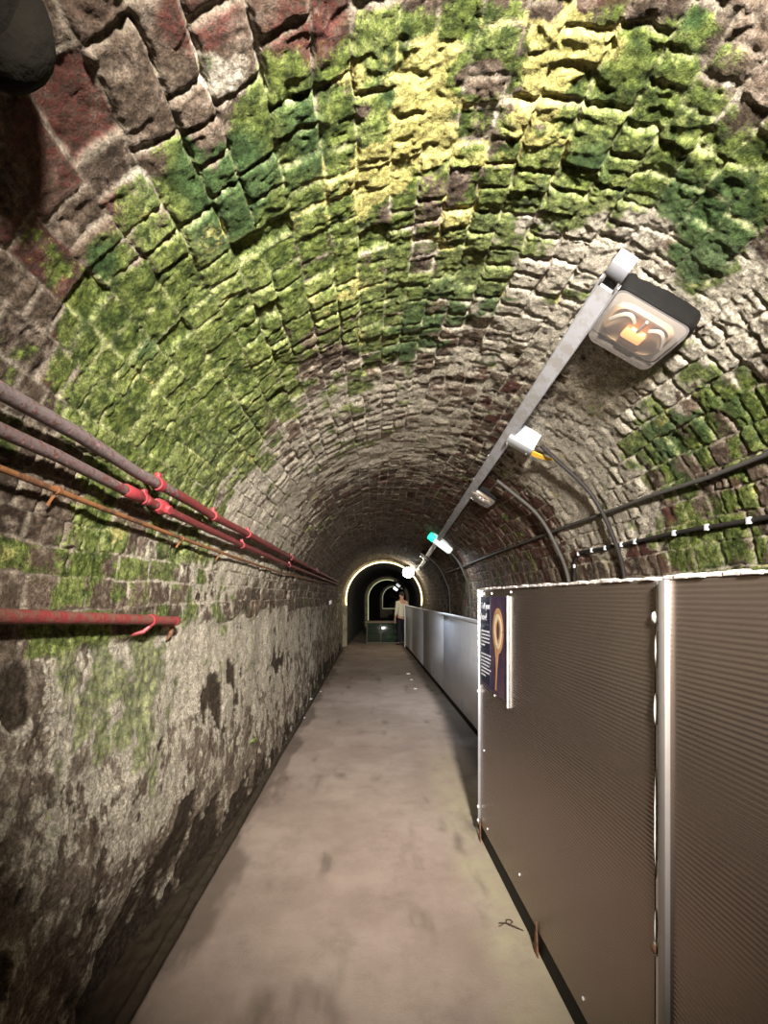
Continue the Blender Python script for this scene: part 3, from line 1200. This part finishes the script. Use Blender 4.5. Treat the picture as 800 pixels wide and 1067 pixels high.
def pipe(path, off, rad, mat, label, fits, name='pipe', fmat=None):
    pts = [on_vault(a, b, off) for a, b in path]
    pts = [pts[0] + (pts[0] - pts[1]).normalized() * .9] + pts
    e = empty(name, label, 'pipe', (0, 0, 0))
    m = MB()
    m.tube(densify(pts, 6), rad, 14, wob=.02)
    m.build('tube', mat, e)
    for (a, b, kind) in fits:
        p = on_vault(a, b, off)
        i = min(range(len(pts) - 1), key=lambda q: abs((pts[q].y + pts[q + 1].y) / 2 - p.y))
        d = (pts[i + 1] - pts[i]).normalized()
        nrm = Vector((p.x - CX, 0, max(p.z - CZ, 0))).normalized()
        m = MB()
        if kind == 'clamp':
            m.tube([p - d * .016, p + d * .016], rad * 1.3, 14)
            m.tube([p, p + nrm * (off + .02)], .009, 8)
            m.box(p + Vector((0, 0, rad * 1.6)), (.02, .026, .02), bev=.004)
            m.build('clamp', fmat or M['redpaint'], e)
        elif kind == 'socket':
            m.tube([p - d * .05, p - d * .045, p + d * .045, p + d * .05], [rad * 1.1, rad * 1.3, rad * 1.3, rad * 1.1], 14)
            m.build('socket', fmat or M['redpaint'], e)
        elif kind == 'union':
            m.tube([p - d * .035, p - d * .02, p + d * .02, p + d * .035], [rad * 1.35, rad * 1.8, rad * 1.8, rad * 1.35], 8)
            q = p - nrm * .012
            m.tube([q - Vector((0, 0, .0)), q - nrm * .03], [rad * 1.3, rad * 1.05], 8)
            m.tube([p, p + nrm * (off + .02)], .010, 8)
            m.build('union', fmat or M['redpaint'], e, label='bright red faceted fitting')
        elif kind == 'hanger':
            m.tube([p, p + Vector((0, 0, -.05)) + nrm * .03], .004, 6)
            m.tube([p - d * .008, p + d * .008], rad * 1.4, 10)
            m.build('hanger', fmat or M['orange'], e)
    return e


pipe([(0, 407), (81, 452.5), (145, 494), (168, 506), (200, 524), (220, 537), (260, 557.5), (303, 581), (352, 606.5)], .065, .0195, M['pipe1'],
     'uppermost of the three long pipes on the left, bare grey turning red', [(165, 504.5, 'clamp'), (222, 537.5, 'clamp'), (258, 556.5, 'clamp'), (303, 581, 'clamp'), (330, 595, 'clamp')])
pipe([(0, 448), (60, 475), (125, 508), (168.6, 529), (200, 544), (252, 568), (301, 589), (352, 609)], .06, .017, M['pipe2'],
     'middle long red pipe on the left with the faceted fitting', [(138, 514, 'socket'), (150, 520, 'clamp'), (167, 528, 'union'), (252, 568, 'clamp'), (301, 589, 'clamp')])
pipe([(0, 488), (110, 531), (200, 565), (234, 577), (263, 587), (290, 596), (342, 608)], .05, .0085, M['orange'],
     'thin orange-rusted lowest of the three long pipes on the left', [(230, 576, 'hanger'), (190, 561, 'hanger'), (60, 511, 'hanger')], fmat=M['orange'])
# short stub pipe lower on the wall
pts = [on_vault(a, b, .07) for a, b in ((0, 642), (60, 643.5), (120, 645), (183, 647))]
pts = [pts[0] + (pts[0] - pts[1]).normalized() * .9] + pts
e = empty('stub_pipe', 'short thick rusty red pipe ending half way along the left wall', 'pipe', (0, 0, 0))
m = MB()
m.tube(densify(pts, 8), .0195, 14, wob=.04)
m.build('tube', M['redrust'], e)
m = MB()
p = pts[-1]
m.tube([p + Vector((0, -.02, 0)), p + Vector((0, .0, 0)), p + Vector((-.012, .018, -.002)), p + Vector((-.04, .028, -.01)), p + Vector((-.095, .03, -.02))], [.021, .022, .022, .02, .02], 12)
m.build('elbow', M['redpaint'], e)
m = MB()
p = on_vault(157, 646.3, .07)
m.tube([p + Vector((0, -.012, 0)), p + Vector((0, .012, 0))], .025, 12)
m.tube([p + Vector((0, 0, -.02)), p + Vector((-.02, -.02, -.045)), p + Vector((-.085, -.03, -.06))], .009, 8)
m.build('clamp', M['redpaint'], e)
m = MB()
p = pts[-1] + Vector((-.03, .03, -.01))
m.tube([p, p + Vector((-.01, .01, -.05)), p + Vector((-.03, .015, -.08))], [.012, .010, .004], 8)
m.build('drip_hook', M['rust'], e)

# two little white boxes on the wall near the portal
p = on_vault(343, 628, .012)
e = empty('wall_spot', 'small white marker on the left wall just before the far arch', 'spot', p)
m = MB()
m.box((.01, -.04, 0), (.03, .10, .085), bev=.004)
m.build('disc', M['whitefleck'], e)
m = MB()
m.box((.01, .28, .01), (.03, .10, .085), bev=.004)
m.build('disc', M['whitefleck'], e)

# dark lump in the top left corner, of unknown kind, shaped as a stone
p = on_vault(-30, -8, .06)
e = empty('corner_lump', 'dark rounded lump jutting from the vault in the upper left corner', 'stone', p)
m = MB()
m.ball((-.012, 0, .0), .080, (1.0, 1.0, 1.0), 4, .008)
m.ball((.015, .03, -.01), .06, (1.1, .9, 1.2), 3, .02)
m.build('stone', M['dlump'], e)

# ------------------------------------------------------------------ display case at the end of the path
e = empty('display_case', 'low green-glazed case closing the path beyond the far arch', 'display case', (.40, 15.75, 0))
m = MB()
m.box((0, .2, .03), (1.25, .5, .06), bev=.01)
m.build('base', M['plinth'], e)
m = MB()
m.box((0, .2, .74), (1.30, .55, .07), bev=.01)
m.build('top_slab', plain('brown_slab', (.16, .12, .07), .6), e)
m = MB()
m.box((0, -.02, .385), (1.2, .02, .64), bev=.002)
m.build('glass_front', M['greenglass'], e)
m = MB()
m.box((0, .42, .385), (1.2, .03, .64), bev=.002)
m.build('back_panel', plain('green_back', (.03, .045, .025), .4, 0, .5, 4), e)
for x in (-.59, -.12, .59):
    m = MB()
    m.box((x, -.035, .385), (.035, .03, .65), bev=.003)
    m.build('mullion', M['plinth'], e)
for (x, z, s) in ((.42, .62, .10), (.45, .42, .09), (.40, .22, .10), (.15, .25, .12), (.2, .55, .08)):
    m = MB()
    m.ball((x, .16, z), s, (1.1, .8, .7), 3, .05)
    m.build('specimen', plain('pale_specimen', (.55, .58, .50), .4, 0, .3, 20), e)
for z in (.15, .36, .56):
    m = MB()
    m.box((0, .2, z - .025), (1.16, .36, .015))
    m.build('shelf', M['greenglass'], e)

# ------------------------------------------------------------------ person by the end of the hoarding
def skinned(name, verts, edges, radii, mat, parent=None, sub=2, root=0):
    me = bpy.data.meshes.new(name)
    me.from_pydata(verts, edges, [])
    o = bpy.data.objects.new(name, me)
    col.objects.link(o)
    o.modifiers.new('skin', 'SKIN')
    sv = me.skin_vertices[0].data if me.skin_vertices else None
    if sv is None:
        bpy.context.view_layer.objects.active = o
        bpy.ops.mesh.customdata_skin_add()
        sv = me.skin_vertices[0].data
    for i, r in enumerate(radii):
        sv[i].radius = r if isinstance(r, tuple) else (r, r)
        sv[i].use_root = (i == root)
    s = o.modifiers.new('sub', 'SUBSURF')
    s.levels = sub
    s.render_levels = sub
    dg = bpy.context.evaluated_depsgraph_get()
    dg.update()
    me2 = bpy.data.meshes.new_from_object(o.evaluated_get(dg))
    bpy.data.objects.remove(o)
    me2.name = name
    me2.materials.clear()
    me2.materials.append(mat)
    me2.polygons.foreach_set('use_smooth', [True] * len(me2.polygons))
    o2 = bpy.data.objects.new(name, me2)
    col.objects.link(o2)
    if parent is not None:
        o2.parent = parent
    return o2


def person():
    # seen from behind and a little from the side, head turned to the left, arms hanging
    e = empty('person', 'person standing at the end of the hoarding in pale top and dark trousers', 'person', (.98, 15.36, 0))
    e.rotation_euler = (0, 0, math.radians(35))
    V, E, Rr = [], [], []

    def v(p, r, link=None):
        V.append(p)
        Rr.append(r)
        if link is not None:
            E.append((link, len(V) - 1))
        return len(V) - 1
    pel = v((0, 0, .95), (.155, .115))
    wai = v((0, .01, 1.10), (.14, .10), pel)
    che = v((0, .01, 1.30), (.165, .115), wai)
    sho = v((0, 0, 1.44), (.13, .09), che)
    nec = v((0, .01, 1.52), .055, sho)
    hd1 = v((0, .02, 1.58), (.065, .075), nec)
    hd2 = v((0, .025, 1.67), (.078, .098), hd1)
    v((0, .015, 1.75), (.055, .07), hd2)
    v((0, .125, 1.645), .012, hd2)                                 # nose
    for s in (-1, 1):
        v((s * .083, .01, 1.65), .014, hd2)                        # ears
        hip = v((s * .09, 0, .88), .095, pel)
        kn = v((s * .10, .02, .50), .062, hip)
        an = v((s * .10, -.01, .09), .042, kn)
        v((s * .11, .12, .035), .035, an)
        sh = v((s * .19, 0, 1.42), .055, sho)
        el = v((s * .245, -.02, 1.13), .042, sh)
        wr = v((s * .255, .04, .90), .027, el)
        pm = v((s * .255, .05, .83), (.020, .036), wr)
        for k, (dy, ln) in enumerate(((-.028, .060), (-.009, .075), (.010, .080), (.028, .070))):
            f1 = v((s * .255, .05 + dy, .795), .0095, pm)
            v((s * .245, .055 + dy, .795 - ln), .008, f1)
        th = v((s * .245, .085, .835), .011, pm)
        v((s * .24, .098, .79), .009, th)
    skinned('body', V, E, Rr, M['skin'], e)
    # top with short sleeves
    V, E, Rr = [], [], []
    a = v((0, 0, .86), (.175, .13))
    b = v((0, .01, 1.10), (.165, .12), a)
    c = v((0, .01, 1.30), (.185, .132), b)
    d = v((0, 0, 1.445), (.145, .105), c)
    v((0, .01, 1.50), .068, d)
    for s in (-1, 1):
        sh = v((s * .19, 0, 1.42), .068, d)
        el = v((s * .245, -.02, 1.13), .055, sh)
        v((s * .255, .03, .96), .045, el)
    skinned('jacket', V, E, Rr, M['shirt'], e)
    V, E, Rr = [], [], []
    a = v((0, 0, .96), (.165, .125))
    for s in (-1, 1):
        hp = v((s * .09, 0, .86), .108, a)
        kn = v((s * .10, .02, .50), .080, hp)
        v((s * .10, -.005, .07), .066, kn)
    skinned('trousers', V, E, Rr, M['navy'], e)
    V, E, Rr = [], [], []
    for s in (-1, 1):
        base = len(V)
        a = v((s * .10, -.04, .045), .045)
        b = v((s * .105, .05, .04), .042, a)
        v((s * .11, .15, .032), .034, b)
        skinned('shoe', V[base:], [(0, 1), (1, 2)], Rr[base:], M['hair'], e)
    m = MB()
    m.ball((0, .0, 1.705), .1, (.90, 1.12, .85), 3, .02)
    h = m.build('hair', M['hair'], e)
    bm = bmesh.new()
    bm.from_mesh(h.data)
    bmesh.ops.delete(bm, geom=[q for q in bm.verts if q.co.y > .03 and q.co.z < 1.715], context='VERTS')
    bm.to_mesh(h.data)
    bm.free()
    for s in (-1, 1):
        m = MB()
        m.ball((s * .03, .108, 1.668), .011, (1, .6, .8), 2)
        m.build('eye', M['whitepl'], e)
    m = MB()
    m.ball((0, .108, 1.605), .022, (1, .4, .3), 2)
    m.build('mouth', plain('lips', (.40, .15, .13), .5), e)
    return e


person()

# ------------------------------------------------------------------ small things on the ground and wall
def floor_at(px, py, z=0.0):
    d = pix(px, py)
    k = (z - EYE) / d.z
    return Vector((0, 0, EYE)) + d * k


p = floor_at(530, 966)
m = MB()
m.tube([(-.045, .012, .012), (-.01, .006, .016), (.03, -.018, .012), (.06, -.035, .008)], [.003, .0035, .003, .002], 6)
m.tube([(-.01, .006, .016), (-.002, .03, .016), (.02, .035, .012), (.025, .02, .01), (.008, .004, .012)], .0022, 6)
m.tube([(-.02, .008, .014), (-.035, .0, .008), (-.05, -.003, .006)], .002, 6)
o = m.build('twig', M['twig'])
o.location = p
tag(o, 'small dark forked twig lying on the path beside the fluted panel', 'twig')

flecks = [(425.5, 702.5, .045, 'largest white chip on the path beside the hoarding'),
         (428.5, 708.5, .026, 'white chip on the path just before the largest one by the hoarding'),
         (432.5, 718, .030, 'white chip on the path nearest the viewer by the hoarding'),
         (324, 728.5, .022, 'white chip in the gutter at the foot of the left wall, larger of two'),
         (334, 720.5, .018, 'white chip in the gutter, farther along than its larger neighbour'),
         (317, 748, .012, 'tiny white chip at the edge of the damp patch by the gutter')]
for (a, b, s, lab) in flecks:
    p = floor_at(a, b)
    m = MB()
    m.ball((0, 0, s * .25), s, (1.1, 1.0, .35), 2, .12)  # flattened white lump for each small white dot on the ground
    o = m.build('fleck', M['whitefleck'])
    o.location = p
    tag(o, lab, 'fleck', 'white chips on the ground')

p = on_vault(263, 772, .02)
e = empty('sprout', 'tiny bright green sprout growing low on the left wall', 'plant', p)
for k, (dx, dy, dz) in enumerate(((.03, .02, .02), (.03, -.02, .018), (.035, .0, .035), (.02, .015, -.012))):
    m = MB()
    q = Vector((dx, dy, dz))
    sd = q.cross(Vector((0, 0, 1))).normalized() * .011
    m.poly([(0, 0, 0), q * .5 + sd, q, q * .5 - sd], (0.001, 0, .002))
    m.build('leaf', M['leaf'], e)
m = MB()
m.tube([(-.03, 0, -.02), (0, 0, 0), (.015, 0, .012)], .002, 6)
m.build('stem', M['leaf'], e)


# ------------------------------------------------------------------ light
def lamp(name, typ, loc, power, color, size=.1, aim=None, spread=None):
    d = bpy.data.lights.new(name, typ)
    d.energy = power
    d.color = color
    if typ == 'AREA':
        d.shape = 'RECTANGLE'
        d.size = size
        d.size_y = size * .8
        if spread:
            d.spread = spread
    else:
        d.shadow_soft_size = size
    o = bpy.data.objects.new(name, d)
    col.objects.link(o)
    o.location = loc
    if aim is not None:
        o.rotation_euler = (Vector(aim) - Vector(loc)).to_track_quat('-Z', 'Y').to_euler()
    return o


lamp('overhead_bulkhead_lamp', 'AREA', (.42, -.50, 2.42), 138, (1.0, .95, .885), .18, aim=(.14, 4.0, 1.46), spread=math.radians(80))
lamp('hanging_lamp_glow', 'POINT', (1.0, 13.5, 2.3), 16, (1.0, .93, .72), .12)
lamp('emergency_glow', 'AREA', (LE.x - .06, LE.y, LE.z - .12), 20, (.80, .89, 1.0), .22, aim=(LE.x + .25, LE.y - .8, 0), spread=math.radians(130))
lamp('passage_glow', 'POINT', (.75, 17.0, 1.9), .7, (.85, .93, 1.0), .06)

w = bpy.data.worlds.new('world')
scene.world = w
w.use_nodes = True
w.node_tree.nodes['Background'].inputs[0].default_value = (.5, .48, .42, 1)
w.node_tree.nodes['Background'].inputs[1].default_value = .02

scene.view_settings.view_transform = 'Standard'
scene.view_settings.look = 'None'
scene.view_settings.exposure = 0.0
scene.view_settings.gamma = 1.0
scene.view_settings.use_curve_mapping = False
